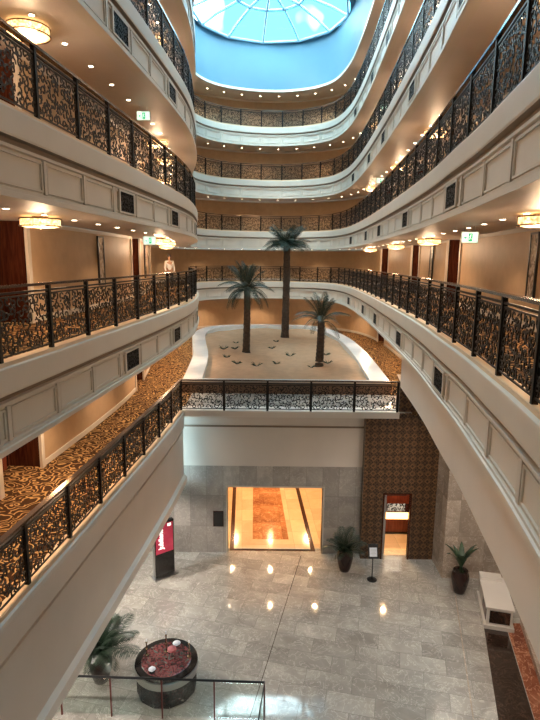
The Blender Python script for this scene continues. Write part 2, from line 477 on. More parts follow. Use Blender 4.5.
PANEL_PROF = lambda f: [(-.14, f+.035, 3), (.055, f+.035, 3), (.06, f-.02, 0), (.12, f-.03, 0), (.125, f-.05, 0), (.12, f-.38, 0), (.11, f-.41, 2), (.03, f-.43, 2), (.03, f-.50, 1),
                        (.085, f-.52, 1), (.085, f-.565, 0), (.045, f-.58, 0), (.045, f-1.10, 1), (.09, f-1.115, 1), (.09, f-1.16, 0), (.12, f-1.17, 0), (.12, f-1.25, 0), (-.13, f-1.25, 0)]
def fascia(f):
    mb = MB(); sweep(mb, EDGE, PANEL_PROF(f))
    # raised moulding frame of every bay
    for i in range(NB):
        a, b = Vector(BAYS[i]), Vector(BAYS[i+1]); d = b-a; L = d.length; u = d/L; n = Vector((-u.y, u.x))
        # chord sagitta shift so that the frame sits on the curved face
        c = (a+b)/2; m = min(EDGE, key=lambda p: (p[0]-c.x)**2+(p[1]-c.y)**2)
        sag = (Vector(m)-c).dot(n)
        T = Matrix.Translation((a.x, a.y, f)) @ Matrix.Rotation(math.atan2(u.y, u.x), 4, 'Z')
        y0 = .045+max(-.05, min(.05, sag))*.5
        for (x0, x1, z0, z1) in ((-.045, .045, -1.10, -.58), (.075, L-.075, -.645, -.61), (.075, L-.075, -1.075, -1.04), (.075, .11, -1.075, -.61), (L-.11, L-.075, -1.075, -.61)):
            mb.box(x0, x1, y0-.03, y0+(.035 if x0 < 0 else .025), z0, z1, 1, T)
    return trim(mb, [M['fascia'], M['mould'], M['groove'], M['palebase']])

# vent grilles
VSC = scroll_mesh('grille', 9, .86, .42, .095, .013)
def vent(i, f, label):
    a, b = Vector(BAYS[i]), Vector(BAYS[i+1]); c = (a+b)/2; u = (b-a).normalized(); n = Vector((-u.y, u.x)); c = c+n*.075
    r = thing('vent_grille', label, 'vent', (c.x, c.y, f-.84), math.atan2(u.y, u.x))
    obj('backing', VB, None, r); obj('frame', VF, None, r); g = obj('grille', VSC, None, r, (0, .012, -.205))
    return r
VB = MB().box(-.44, .44, -.045, .0, -.22, .22).mesh('backing', M['darkback'])
mb = MB()
for q in ((-.5, .5, .21, .25), (-.5, .5, -.25, -.21), (-.5, -.43, -.21, .21), (.43, .5, -.21, .21)): mb.box(q[0], q[1], -.045, .03, q[2], q[3])
VF = mb.mesh('frame', M['mould'])

for li, f in enumerate(LEV):
    mb = MB(); slab(mb, EIN, offset(WALL, -.9), f+.0); struct('floor', mb, M['carpet'])
    mb = MB(); slab(mb, EIN, offset(WALL, -.9), f-1.245); struct('ceiling', mb, M['soffit'])
    fascia(f); gallery_walls(f, CH)
    balustrade(BAYS, f+.03, 'dark iron scrollwork balustrade curving around the ' + LN[li])
    vs = []
    for sd, ys_ in ((1, (10.3, 16.4, 22.0, 27.4, 33.5)), (-1, (6.3, 12.1, 17.8, 23.7, 29.5))):
        for yy in ys_: vs.append(min((i for i in range(NB) if (BAYS[i][0] > 0) == (sd > 0) and BAYS[i][1] < 37.5), key=lambda i: abs((BAYS[i][1]+BAYS[i+1][1])/2-yy)))
    for k, i in enumerate(vs):
        x, y = BAYS[i]
        side = 'right' if x > 0 else 'left'
        same = sorted([BAYS[j][1] for j in vs if (BAYS[j][0] > 0) == (x > 0)])
        r_ = same.index(y)+1
        o = ['nearest', 'second', 'third', 'fourth', 'fifth', 'sixth', 'seventh', 'eighth', 'ninth'][min(8, r_-1)]
        vent(i, f, 'dark vent grille, %s on the %s side of the %s' % (o, side, LN[li]))
# top ceiling above the top gallery
mb = MB(); TOPC = LEV[-1]+CH; slab(mb, offset(EDGE, .12), offset(WALL, -.9), TOPC); struct('ceiling', mb, M['soffit'])
# drum wall under the skylight + its pale edge trim
DRZ = 14.75
mb = MB(); sweep(mb, EDGE, [(.12, TOPC, 0), (.12, DRZ, 0)]); struct('wall_drum', mb, M['drum'], smooth=True)
mb = MB(); sweep(mb, EDGE, [(.10, TOPC+.002, 0), (.10, TOPC-.03, 0), (.17, TOPC-.03, 0), (.17, TOPC+.12, 0), (.12, TOPC+.12, 0)]); trim(mb, [M['white']])

# ------------------------------------------------------------------ roof with glazed domes
DOMES = [(-.2, 35.75, 4.78), (.45, 25.0, 3.6), (.15, 14.5, 3.0)]  # far-end dome first; the two nearer ones are unseen, added to bring daylight in
def roof():
    mb = MB(); z = DRZ; X0, X1, Y0, Y1 = -9, 9, -2.6, 45
    ys = [Y1, 30.4, 20., Y0]
    for i, (cx, cy, R) in enumerate(DOMES):
        y1, y0 = ys[i], ys[i+1]; n = 48; ring = []; outer = []
        for j in range(n):
            a = 2*PI*j/n; dx, dy = math.cos(a), math.sin(a); ring.append((cx+R*dx, cy+R*dy, z))
            ts = []
            if dx > 1e-6: ts.append((X1-cx)/dx)
            if dx < -1e-6: ts.append((X0-cx)/dx)
            if dy > 1e-6: ts.append((y1-cy)/dy)
            if dy < -1e-6: ts.append((y0-cy)/dy)
            t = min(ts); outer.append((cx+t*dx, cy+t*dy, z))
        mb.add(ring+outer, [(j, (j+1) % n, n+(j+1) % n, n+j) for j in range(n)])
        # corner fills
        for X, sx in ((X0, -1), (X1, 1)):
            for Y, sy in ((y0, -1), (y1, 1)):
                near = sorted(outer, key=lambda p: abs(p[0]-X)+abs(p[1]-Y))
                pa = min((p for p in outer if abs(p[0]-X) < 1e-6), key=lambda p: abs(p[1]-Y))
                pb = min((p for p in outer if abs(p[1]-Y) < 1e-6), key=lambda p: abs(p[0]-X))
                mb.add([pa, (X, Y, z), pb], [(0, 1, 2)])
    struct('ceiling', mb, M['drum'])
roof()
def dome(cx, cy, R, n, label):
    r = thing('skylight_dome', label, 'skylight', (cx, cy, DRZ))
    H = R*.25
    def pt(u, a): return (R*u*math.cos(a), R*u*math.sin(a), H*(1-u*u))
    us = [1, .78, .46, .2, .03]
    # panes: flat facets between the bars
    mb = MB(); off = rad(6)
    for j in range(n):
        a0, a1 = off+2*PI*j/n, off+2*PI*(j+1)/n
        for u0, u1 in zip(us, us[1:]): mb.add([pt(u0, a0), pt(u0, a1), pt(u1, a1), pt(u1, a0)], [(0, 1, 2, 3)])
    obj('glass_panes', mb, M['roofglass'], r)
    for j in range(n):
        a = off+2*PI*j/n
        obj('glazing_bar', MB().tube([pt(u, a) for u in us], .085, 6), M['domebar'], r)
    for u, w in ((1, .09), (.46, .09), (.2, .05)):
        obj('ring_bar', MB().tube([pt(u, off+2*PI*j/n) for j in range(n+1)], w, 6, cap=False), M['domebar'], r)
    return r
for k, (cx, cy, R) in enumerate(DOMES):
    dome(cx, cy, R, 12, ['shallow round glass skylight dome with radial bars at the far end of the roof',
                         'added unseen glass skylight dome for more daylight, next before the far-end dome', 'added unseen glass skylight dome for more daylight, over the middle of the balconies',
                         'shallow round glass skylight dome over the near balconies'][k])

# ------------------------------------------------------------------ garden level
GF = 17.95        # front edge of the garden deck
iL = iY(EDGE, GF, -1); GE = [p for p in EDGE[iL:]]                 # left edge from the deck corner towards the camera
GE[0] = (-3.04, GF)
iLw = iY(WALL, GF, -1); iRw = iY(WALL, 17.0, 1)
# floor: deck polygon + left corridor
deck = [(-3.04, GF), (4.42, GF)]+[(x, y) for x, y in offset(WALL, -.9)[iRw:iLw+1]][0:]
mbf = MB(); P = [(4.42, GF)]+offset(WALL, -.9)[iRw:iLw+1]+[(-3.04, GF)]
bm_vs = [(x, y, GZ) for x, y in P]
import mathutils.geometry as mg
tris = mg.tessellate_polygon([[Vector(p) for p in bm_vs]])
mbf.add(bm_vs, [tuple(t) for t in tris])
A = offset(GE, -.12); B = [offset(WALL, -.9)[min(iLw+round(i*(len(WALL)-1-iLw)/(len(GE)-1)), len(WALL)-1)] for i in range(len(GE))]
slab(mbf, A, B, GZ); struct('floor', mbf, M['carpet'])
# polished walk between the deck railing and the basin
mb = MB().box(-3.0, 4.9, GF+.02, 20.5, GZ-.02, GZ+.012); struct('floor', mb, M['lobbyfloor'])
gallery_walls(GZ, CH, iRw)
# left fascia of the garden corridor
mb = MB()
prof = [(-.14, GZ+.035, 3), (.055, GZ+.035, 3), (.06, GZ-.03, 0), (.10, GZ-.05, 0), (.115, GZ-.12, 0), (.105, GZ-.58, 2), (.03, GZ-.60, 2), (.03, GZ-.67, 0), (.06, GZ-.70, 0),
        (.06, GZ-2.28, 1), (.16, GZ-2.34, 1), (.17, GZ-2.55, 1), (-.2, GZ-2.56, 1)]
sweep(mb, GE, prof); trim(mb, [M['beam'], M['white'], M['groove'], M['palebase']])
# deck front slab edge
mb = MB(); mb.box(-3.06, 4.46, GF-.02, GF+.6, GZ-.19, GZ+.03, 1); mb.box(-3.06, 4.46, GF-.04, GF-.02, GZ-.05, GZ+.04, 1)
trim(mb, [M['beam'], M['white']])
corner = [(-3.04, GF)]
lb = resample(GE, 1.5)[::-1]
deckpts = resample([(-3.04, GF), (4.38, GF)], n=5)
balustrade(lb+deckpts[1:], GZ+.03, 'dark iron scrollwork balustrade beside the left garden corridor and before the palm garden')
# lobby ceilings, walls
mb = MB(); iN = len(GE); nA = offset(GE, -.1); mb.add([(x, y, GZ-2.55) for x, y in nA]+[(-9.5, y, GZ-2.55) for x, y in nA], [(i, i+1, iN+i+1, iN+i) for i in range(iN-1)])
struct('ceiling', mb, M['white'])
YW = 18.45
# right beam: solid wall below the right fascia
iR = iY(EDGE, 16.6, 1); RB = EDGE[:iR+1]; f0 = LEV[0]; RBZ = -3.86
mb = MB(); sweep(mb, RB, [(-.03, f0-1.24, 0), (-.03, RBZ, 0), (-.2, RBZ, 0)])
e = RB[-1]; nn_ = normals(RB)[-1]
mb.add([(e[0]+nn_[0]*-.03, e[1]+nn_[1]*-.03, f0-1.24), (e[0]-nn_[0]*2.4, e[1]-nn_[1]*2.4, f0-1.24), (e[0]-nn_[0]*2.4, e[1]-nn_[1]*2.4, RBZ), (e[0]+nn_[0]*-.03, e[1]+nn_[1]*-.03, RBZ)], [(0, 1, 2, 3)])
struct('wall_beam_right', mb, M['beam'])
n = len(RB); RO = offset(RB, -.1)
mb = MB(); mb.add([(x, y, RBZ) for x, y in RO]+[(9.6, y, RBZ) for x, y in RO], [(i, i+1, n+i+1, n+i) for i in range(n-1)])
mb.add([(RO[-1][0], RO[-1][1], RBZ), (9.6, RO[-1][1], RBZ), (9.6, YW+.1, RBZ), (4.45, YW+.1, RBZ)], [(0, 1, 2, 3)])
struct('ceiling', mb, M['soffit'])

# lobby floor
mb = MB().box(-9.6, 9.6, -2.6, YW+.3, LOBBY-.1, LOBBY); struct('floor', mb, M['lobbyfloor'])
# inlaid long dark joint and pale border
def strip(name, a, b, w, z, m):
    a, b = Vector(a), Vector(b); u = (b-a).normalized(); n = Vector((-u.y, u.x))*w/2
    q = [a-n, b-n, b+n, a+n]; mb = MB().prism([(p.x, p.y) for p in q], z-.02, z)
    return trim(mb, [m])
strip('t', (1.22, 18.3), (-.9, 8.8), .016, LOBBY+.003, M['darkstrip'])
strip('t', (6.35, 16.9), (4.2, 8.2), .035, LOBBY+.003, M['stonelight'])
# back stone wall with doorway
DX0, DX1, DZ = -1.50, 1.98, -8.07
mb = MB()
def wallbox(x0, x1, z0, z1, k=0): mb.box(x0, x1, YW, YW+.35, z0, z1, k)
wallbox(-9.6, DX0, LOBBY, -7.26); wallbox(DX1, 4.3, LOBBY, -7.26); wallbox(DX0, DX1, DZ, -7.26)
wallbox(-9.6, 3.45, -7.26, GZ-.62, 1); wallbox(-9.6, 3.45, GZ-.62, GZ-.15, 1)
mb.box(-9.6, 3.45, YW-.03, YW, GZ-.70, GZ-.64, 2)
struct('wall_back', mb, [M['stonewall'], M['beam'], M['groove']])
mb = MB()
for x0, x1, z0, z1 in ((DX0-.05, DX0, LOBBY, DZ+.05), (DX1, DX1+.05, LOBBY, DZ+.05), (DX0, DX1, DZ, DZ+.05)): mb.box(x0, x1, YW-.02, YW+.36, z0, z1)
trim(mb, [M['mould']])
# lift lobby beyond the doorway
mb = MB().box(-2.7, 3.3, YW+.35, 27, LOBBY-.1, LOBBY); struct('floor', mb, M['creamfloor'])
mb = MB(); mb.add([(-2.6, YW+.35, LOBBY), (-2.6, 27, LOBBY), (-2.6, 27, LOBBY+3), (-2.6, YW+.35, LOBBY+3)], [(0, 1, 2, 3)]); struct('wall_left', mb, M['wallpaper'])
mb = MB(); mb.add([(3.2, YW+.35, LOBBY), (3.2, 27, LOBBY), (3.2, 27, LOBBY+3), (3.2, YW+.35, LOBBY+3)], [(0, 1, 2, 3)]); struct('wall_right', mb, M['wallpaper'])
mb = MB(); mb.add([(-2.6, 27, LOBBY), (3.2, 27, LOBBY), (3.2, 27, LOBBY+3), (-2.6, 27, LOBBY+3)], [(0, 1, 2, 3)]); struct('wall_back', mb, M['wallpaper'])
mb = MB().box(-2.6, 3.2, YW+.3, 27, LOBBY+3, LOBBY+3.05); struct('ceiling', mb, M['white'])
z = LOBBY+.004
strip('t', (-1.36, 18.72), (-1.68, 25.5), .16, z, M['darkstrip'])
strip('t', (1.68, 18.72), (1.30, 25.5), .16, z, M['darkstrip'])
strip('t', (-1.44, 18.66), (1.76, 18.66), .14, z+.001, M['darkstrip'])
mb = MB().prism([(-.60, 19.45), (.80, 19.45), (.46, 25.4), (-.78, 25.4)], z-.02, z); trim(mb, [M['mosaic']])

# carved screen portal
SY = 18.12
PX0, PX1, PZ = 4.14, 5.06, -8.15
mb = MB()
mb.box(3.36, PX0, SY, SY+.10, LOBBY, GZ-.2); mb.box(PX1, 6.32, SY, SY+.10, LOBBY, GZ-.2); mb.box(PX0, PX1, SY, SY+.10, PZ, GZ-.2)
mb.box(4.48, 6.32, SY, SY+.10, GZ-.2, RBZ)
mb.box(3.36, 3.40, SY+.1, YW, LOBBY, GZ-.2)
sc_ = obj('carved_screen', mb, M['lattice']); tag(sc_, 'tall dark brown carved lattice screen with a doorway, right of the stone wall', 'screen')
mb = MB()
for x0, x1, z0, z1 in ((PX0-.05, PX0, LOBBY, PZ+.05), (PX1, PX1+.05, LOBBY, PZ+.05), (PX0, PX1, PZ, PZ+.05)): mb.box(x0, x1, SY-.03, SY+.13, z0, z1)
obj('door_frame', mb, M['darkwood'], sc_)
# room behind the screen
mb = MB()
for q in (((3.5, YW+.36), (3.5, 21.8)), ((3.5, 21.8), (6.6, 21.8)), ((6.6, 21.8), (6.6, SY+.1))):
    (a, b), (c, d) = q; mb.add([(a, b, LOBBY), (c, d, LOBBY), (c, d, LOBBY+3), (a, b, LOBBY+3)], [(0, 1, 2, 3)])
struct('wall_back', mb, M['redwood'])
mb = MB().box(3.4, 6.6, SY+.12, 21.8, LOBBY+3, LOBBY+3.05); struct('ceiling', mb, M['soffit'])
mb = MB().box(3.4, 6.6, YW+.3, 21.9, LOBBY-.08, LOBBY); struct('floor', mb, M['creamfloor'])
b = thing('reception_counter', 'low wooden counter with a glowing amber top band, seen through the screen doorway', 'counter', (4.9, 20.3, LOBBY))
obj('body', MB().box(-1.2, 1.2, -.3, .35, .0, .62), M['redwood'], b)
obj('plinth', MB().box(-1.22, 1.22, -.33, .37, 0, .08), M['blackgloss'], b)
glow = mat('amber_glow_panel', (1, .6, .25), .4, emit=(1, .5, .17), estr=3.5)
obj('glow_band', MB().box(-1.2, 1.2, -.33, -.30, .64, .92), glow, b)
obj('worktop', MB().box(-1.22, 1.22, -.32, .37, .92, .97), M['blackgloss'], b)
b = thing('backlit_screen', 'backlit white scrollwork screen inside the room behind the lattice portal', 'screen', (5.3, 21.4, LOBBY+.0))
o = obj('scrollwork', scroll_mesh('scrollwork', 21, 1.0, 1.6, .16, .03), None, b, (0, 0, 1.0))
glow2 = mat('backlight_panel', (1, .9, .8), .4, emit=(1, .82, .62), estr=3.)
obj('light_panel', MB().box(-.25, .5, .10, .13, 1.0, 2.6), glow2, b)
# stone block right of the screen (return wall)
mb = MB().box(5.98, 9.6, 16.95, SY-.001, LOBBY, RBZ); struct('wall_right', mb, M['stonelight'])
mb = MB(); 
mb.box(-9.7, -9.6, -2.6, YW+.1, LOBBY, GZ-2.5); struct('wall_left', mb, M['stonewall'])
mb = MB().box(9.6, 9.7, -2.6, YW+.1, LOBBY, RBZ); struct('wall_right', mb, M['stonelight'])
# near wall behind the camera
mb = MB().box(-9.7, 9.7, -2.7, -2.6, LOBBY, DRZ); struct('wall_front', mb, M['white'])

# dark and red marble bands by the reception side
def quad(pts, z, m): mb = MB().prism(pts, z-.02, z); trim(mb, [m])
quad([(6.50, 14.6), (5.25, 10.2), (4.2, 7.0), (5.2, 7.0), (6.15, 10.2), (7.15, 14.6)], LOBBY+.005, M['blackmarble'])
quad([(7.17, 14.6), (6.17, 10.2), (5.22, 7.0), (5.7, 7.0), (6.55, 10.2), (7.6, 14.6)], LOBBY+.005, M['redmarble'])
mb = MB().prism([(7.6, 14.6), (6.55, 10.2), (5.7, 7.0), (5.82, 7.0), (6.67, 10.2), (7.72, 14.6)], LOBBY-.02, LOBBY+.18); trim(mb, [M['stonelight']])

# ------------------------------------------------------------------ basin, sand and palms
def catclosed(P, m=8):
    n = len(P); out = []
    for i in range(n):
        a, b, c, d = P[i-1], P[i], P[(i+1) % n], P[(i+2) % n]
        for j in range(m):
            t = j/m
            out.append(tuple(.5*((2*b[k])+(-a[k]+c[k])*t+(2*a[k]-5*b[k]+4*c[k]-d[k])*t*t+(-a[k]+3*b[k]-3*c[k]+d[k])*t**3) for k in (0, 1)))
    return out
arc = [(4.72,20.6),(4.85,23),(4.98,26.5),(5.0,30),(4.85,33),(4.35,36.4),(3.45,38.7),(1.7,39.6),(-1.5,39.6),(-3.8,38.7),(-4.75,36.8),(-4.9,34.2),(-4.45,30.5),(-3.85,26.5),(-3.55,22.5),(-3.45,20.6)]
outer = resample(catmull(arc, 8), .5)
nrm = normals(outer)
RW = .78
inner = smooth([(p[0]+n[0]*RW, p[1]+n[1]*RW) for p, n in zip(outer, nrm)], 4)
inner = [(x, y) for x, y in inner]
inner[0] = (inner[0][0], 20.95); inner[-1] = (inner[-1][0], 20.95)
bz = GZ; TZ = -4.6
b = thing('planter_basin', 'long curved pale stone rim enclosing the sand garden on the palm level', 'planter', (0, 30, bz))
mb = MB(); n = len(outer)
L = lambda P, z: [(x, y-30, z-bz) for x, y in P]
rows = [L(outer, GZ+.01), L(outer, TZ-.03), L([(p[0]+m_[0]*.03, p[1]+m_[1]*.03) for p, m_ in zip(outer, nrm)], TZ), L(inner, TZ), L(inner, TZ-.35)]
ends = []
for r in range(len(rows)-1):
    vs = rows[r]+rows[r+1]; mb.add(vs, [(i, (i+1) % n, n+(i+1) % n, n+i) for i in range(n)], 1 if r in (0,) else 0)
obj('rim', mb, [M['basinrim'], M['mould']], b)
mb = MB().box(-3.45, 4.72, -9.45, -9.405, 0.02, .44); obj('front_panel', mb, M['basinpanel'], b)
# sand surface
mb = MB(); poly = [Vector((x, y, 0)) for x, y in inner]
xs0, xs1 = -4.6, 4.8
G = 60; grid = {}
def inside(x, y, P):
    c = False; j = len(P)-1
    for i in range(len(P)):
        if (P[i][1] > y) != (P[j][1] > y) and x < (P[j][0]-P[i][0])*(y-P[i][1])/(P[j][1]-P[i][1])+P[i][0]: c = not c
        j = i
    return c
fat = [(x*1.03+.0, 30+(y-30)*1.01) for x, y in inner]
def sz(x, y): return -4.80+.05*math.sin(x*1.3+y*.4)+.04*math.sin(y*.9-x*.7)+.02*math.sin(3*x+2*y)
for iy in range(0, 76):
    for ix in range(0, 40):
        x = -4.9+ix*.25; y = 20.9+iy*.25
        if inside(x+.125, y+.125, fat):
            q = []
            for dx, dy in ((0, 0), (.25, 0), (.25, .25), (0, .25)):
                k = (ix+(dx > 0), iy+(dy > 0))
                if k not in grid: grid[k] = len(mb.v); mb.v.append((x+dx, y+dy, sz(x+dx, y+dy)))
                q.append(grid[k])
            mb.f.append(tuple(q)); mb.mi.append(0)
s_ = obj('sand_bed', mb, M['sand'], smooth=True); tag(s_, 'rippled tan sand filling the palm garden planter', 'sand', kind='stuff')

def frond_mesh(name, L, droop, m, nl=26, lw=.035, ll=.34, up=.35, fold=.5):
    """feather frond along +X, arching"""
    mb = MB(); P = []
    for i in range(13):
        u = i/12; P.append(Vector((L*u*(1-.18*droop*u), 0, L*(up*u-droop*u*u))))
    mb.tube(P, [.022*(1-.75*i/12) for i in range(13)], 5)
    for i in range(nl):
        u = .12+.88*i/(nl-1); k = min(11, int(u*12)); t = u*12-k; p = P[k].lerp(P[k+1], t); d = (P[k+1]-P[k]).normalized()
        l = ll*math.sin(PI*(.12+.80*u))**.7
        for sg in (-1, 1):
            s = Vector((0, sg, 0)); upv = d.cross(Vector((0, 1, 0)))*-1
            dirv = (d*.75+s*.9+upv*(fold*.4)+Vector((0, 0, -.12))).normalized()
            w = d.cross(dirv).cross(dirv).normalized()*lw/2
            a = p; b_ = p+dirv*l*.5; c = p+dirv*l+Vector((0, 0, -l*.25))
            mb.add([a-w*.4, a+w*.4, b_+w, b_-w, c], [(0, 1, 2, 3), (3, 2, 4)])
    return mb.mesh(name, m)
FR = [frond_mesh('frond', 1.0, .75, M['frond_dark'], nl=24, lw=.017, ll=.25, up=.45), frond_mesh('frond', 1.0, .35, M['frond_dark'], nl=24, lw=.017, ll=.23, up=.55)]
def palm(x, y, H, R, label, flat, seed, nf=34, tr=.16):
    Rn = random.Random(seed); z0 = sz(x, y)-.05
    r = thing('palm_tree', label, 'palm tree', (x, y, z0))
    pts = []; rs = []
    for i in range(25):
        u = i/24; pts.append((.05*math.sin(u*2.2), 0, H*u)); rs.append(tr*(1.18-.25*u)*(1+.10*(i % 2))+(.06 if i == 0 else 0))
    obj('trunk', MB().tube(pts, rs, 12), M['bark'], r)
    for i in range(nf):
        a = i*2.39996; e = (i/nf); el = (rad(76)*(1-e)**1.1+rad(-40)*e**1.4) if not flat else (rad(50)*(1-e)+rad(2)*e)
        if not flat and e > .6 and Rn.random() < .5: continue
        o = obj('frond', FR[0 if e > .35 else 1], None, r, (pts[-1][0]+.08*math.cos(a), .08*math.sin(a), H-.05+.12*(1-e)))
        s = R*Rn.uniform(.85, 1.1); o.scale = (s, s*(1.25 if flat else .95), s*(.8 if flat else 1)); o.rotation_euler = (Rn.uniform(-.3, .3), -el*.9, a+Rn.uniform(-.2, .2))
    return r
palm(-1.27, 28.2, 3.35, 1.45, 'feather palm with drooping fronds, left one of the three in the sand garden', False, 3, 40)
palm(.93, 34.2, 5.75, 1.5, 'tallest palm with a flat dense crown, standing at the back of the sand garden', True, 5, 54, .2)
palm(2.27, 24.6, 2.15, 1.25, 'shortest palm with arching fronds, on the right of the sand garden', False, 8, 34)

# small desert plants
LF = MB()
for k in range(9):
    a = k*2.4; LF.add([(0, .02, 0), (0, -.02, 0), (.18*math.cos(a), .18*math.sin(a), .16+.03*(k % 3)), (.32*math.cos(a), .32*math.sin(a), .14+.08*(k % 3))], [(0, 1, 2), (1, 3, 2)])
LF = LF.mesh('desert_plant', M['frond_dark'])
spots = [((241, 337), -2.05, 31.9), (0, -1.9, 29.0), (0, -2.5, 28.9), (0, -2.15, 26.4), (0, -1.55, 24.9), (0, .35, 32.0), (0, .1, 29.6), (0, 1.05, 27.5), (0, .3, 25.4), (0, 2.9, 27.6), (0, 1.9, 24.3), (0, 2.7, 24.9), (0, -.6, 24.6)]
pos_words = ['near the back left rim', 'just left of the left palm trunk', 'farther left beside the left palm', 'in front of the left palm', 'near the front left of the sand', 'left of the tall palm trunk', 'between the left and tall palms',
             'in the middle of the sand', 'in the front middle of the sand', 'behind the short palm', 'at the left foot of the short palm', 'at the right foot of the short palm', 'in the front, between left and short palms']
for k, (q, x, y) in enumerate(spots):
    s = .9+.5*((k*7) % 5)/5
    o = obj('desert_plant', LF, None, None, (x, y, sz(x, y)-.01), k*1.3); o.scale = (s*.75, s*.75, s*.6)
    tag(o, 'small dark spiky plant in the sand, ' + pos_words[k], 'plant')

# ------------------------------------------------------------------ ceiling fixtures
def drum_light():
    r = thing('ceiling_light', 'x', 'ceiling light')
    obj('canopy', MB().lathe([(.16, -.03), (.16, -.0)], 16), M['chrome'], r)
    obj('crystal_band', MB().lathe([(.36, -.19), (.39, -.18), (.39, -.06), (.36, -.05)], 20), M['crystal'], r)
    obj('diffuser', MB().lathe([(.30, -.215), (.355, -.20), (.355, -.192)], 20), M['diffuser'], r)
    for z in (-.195, -.05): 
        mb = MB(); n = 28
        obj('metal_ring', MB().tube([(.405*math.cos(2*PI*j/n), .405*math.sin(2*PI*j/n), z) for j in range(n+1)], .013, 6, cap=False), M['chrome'], r)
    obj('finial', MB().lathe([(.008, -.25), (.02, -.24), (.02, -.222), (.008, -.216)], 8), M['chrome'], r)
    return r
mid = smooth(offset(EDGE, -1.28), 8)
LAMP_R = [9.6, 19.5, 26.3, 34.0]; LAMP_L = [5.2, 11.5, 21.7, 25.4, 31.6]
LAMP_L_G = LAMP_L
proto = None
def lname(side, k, n_, lv):
    o = ['nearest', 'second', 'third', 'fourth', 'fifth'][k]
    return 'round amber ceiling light, %s on the %s side of %s' % (o, side, lv)
LVN = ['the garden level']+['the '+x for x in LN]
LVZ = [GZ]+LEV
for li, z in enumerate(LVZ):
    cz = z+CH
    for side, ys in ((1, LAMP_R), (-1, LAMP_L)):
        k = 0
        for y in ys:
            if li == 0 and side == 1 and y < 18: continue
            p = mid[iY(mid, y, side)]; lab = lname('right' if side > 0 else 'left', k, 0, LVN[li]); k += 1
            if proto is None:
                proto = drum_light(); proto.location = (p[0], p[1], cz-.002); proto['label'] = lab; kids(proto); r = proto
            else: r = dup(proto, (p[0], p[1], cz-.002), 0, lab)
            r['group'] = 'round crystal lights on the gallery ceilings'
            L_ = bpy.data.lights.new('lamp_glow', 'POINT'); L_.energy = 62; L_.color = (1, .68, .42); L_.shadow_soft_size = .16
            o = bpy.data.objects.new('lamp_glow', L_); COL.objects.link(o); o.parent = r; o.location = (0, 0, -.34)
# downlights
DL = MB().lathe([(.052, -.004), (.052, -.001)], 12).mesh('lens', M['down'])
DR = MB().lathe([(.07, -.006), (.075, 0)], 14).mesh('housing', M['white'])
path = smooth(offset(EDGE, -.98), 6)
for li, z in enumerate(LVZ):
    cz = z+CH
    pts = resample(path, 1.35)
    for i, (x, y) in enumerate(pts):
        if y < 4 and abs(y) < 99 and y < 4: continue
        if li == 0 and (x > 0 and y < 18): continue
        side = 'right' if (x > 0 and y < 37) else ('left' if y < 37 else 'far')
        r = obj('downlight', DR, None, None, (x, y, cz-.001))
        tag(r, 'small round downlight in the %s ceiling of %s' % (side, LVN[li]), 'downlight', 'downlights in the %s ceiling of %s' % (side, LVN[li]))
        obj('lens', DL, None, r, (0, 0, -.004))
        if i % 3 == 0:
            L_ = bpy.data.lights.new('spot', 'SPOT'); L_.energy = 75 if li else 170; L_.color = (1, .72, .48); L_.spot_size = rad(115); L_.spot_blend = .6; L_.shadow_soft_size = .05
            o = bpy.data.objects.new('spot', L_); COL.objects.link(o); o.parent = r; o.location = (0, 0, -.03)
# lift lobby lamps, then added portal and lobby fill lamps
def lamp(name, label, x, y, z, e, col=(1, .6, .3), size=.8):
    r = obj(name, MB().lathe([(.10, -.02), (.11, -.001)], 14), M['down'], None, (x, y, z)); tag(r, label, 'downlight')
    L_ = bpy.data.lights.new('spot', 'SPOT'); L_.energy = e; L_.color = col; L_.spot_size = rad(150); L_.spot_blend = .5; L_.shadow_soft_size = .035
    o = bpy.data.objects.new('spot', L_); COL.objects.link(o); o.parent = r; o.location = (0, 0, -.05); return r
for k, (x, y) in enumerate(((-1.6, 19.6), (0.1, 19.6), (1.9, 19.6), (-1.6, 22.2), (.1, 22.2), (1.9, 22.2), (-1.6, 24.9), (.1, 24.9), (1.9, 24.9))):
    lamp('downlight', 'round downlight in the lift lobby ceiling, %s in the %s row' % (('left', 'middle', 'right')[k % 3], ('front', 'second', 'back')[k//3]), x, y, LOBBY+3, 80, (1, .60, .27))
lamp('downlight', 'added unseen downlight brightening the room behind the carved screen doorway', 4.6, 19.4, LOBBY+3, 130, (1, .60, .27), .3)  # unseen lamp added to brighten the doorway interior
for k, (x, y, e) in enumerate(((5.2, 14.6, 130), (4.9, 12.0, 180), (4.7, 9.2, 180), (4.3, 6.2, 180), (6.9, 15.6, 120))):  # unseen lamps added in the right soffit to brighten the lobby
    lamp('downlight', 'added unseen fill downlight in the right lobby ceiling, the '+['second from the carved screen', 'third from the carved screen', 'fourth from the carved screen', 'one nearest the camera', 'one over the white console'][k], x, y, RBZ, e, (1, .88, .76))
for k, (x, y, e) in enumerate(((-4.3, 16.6, 200), (-4.5, 13.4, 200), (-4.8, 10.2, 200), (-5.0, 7.0, 200))):  # more added lamps, out of view under the left corridor, as lobby fill
    lamp('downlight', 'added unseen fill downlight in the left lobby ceiling, '+['nearest the totem', 'second from the totem', 'third from the totem', 'nearest the camera'][k], x, y, GZ-2.56, e, (1, .90, .80))
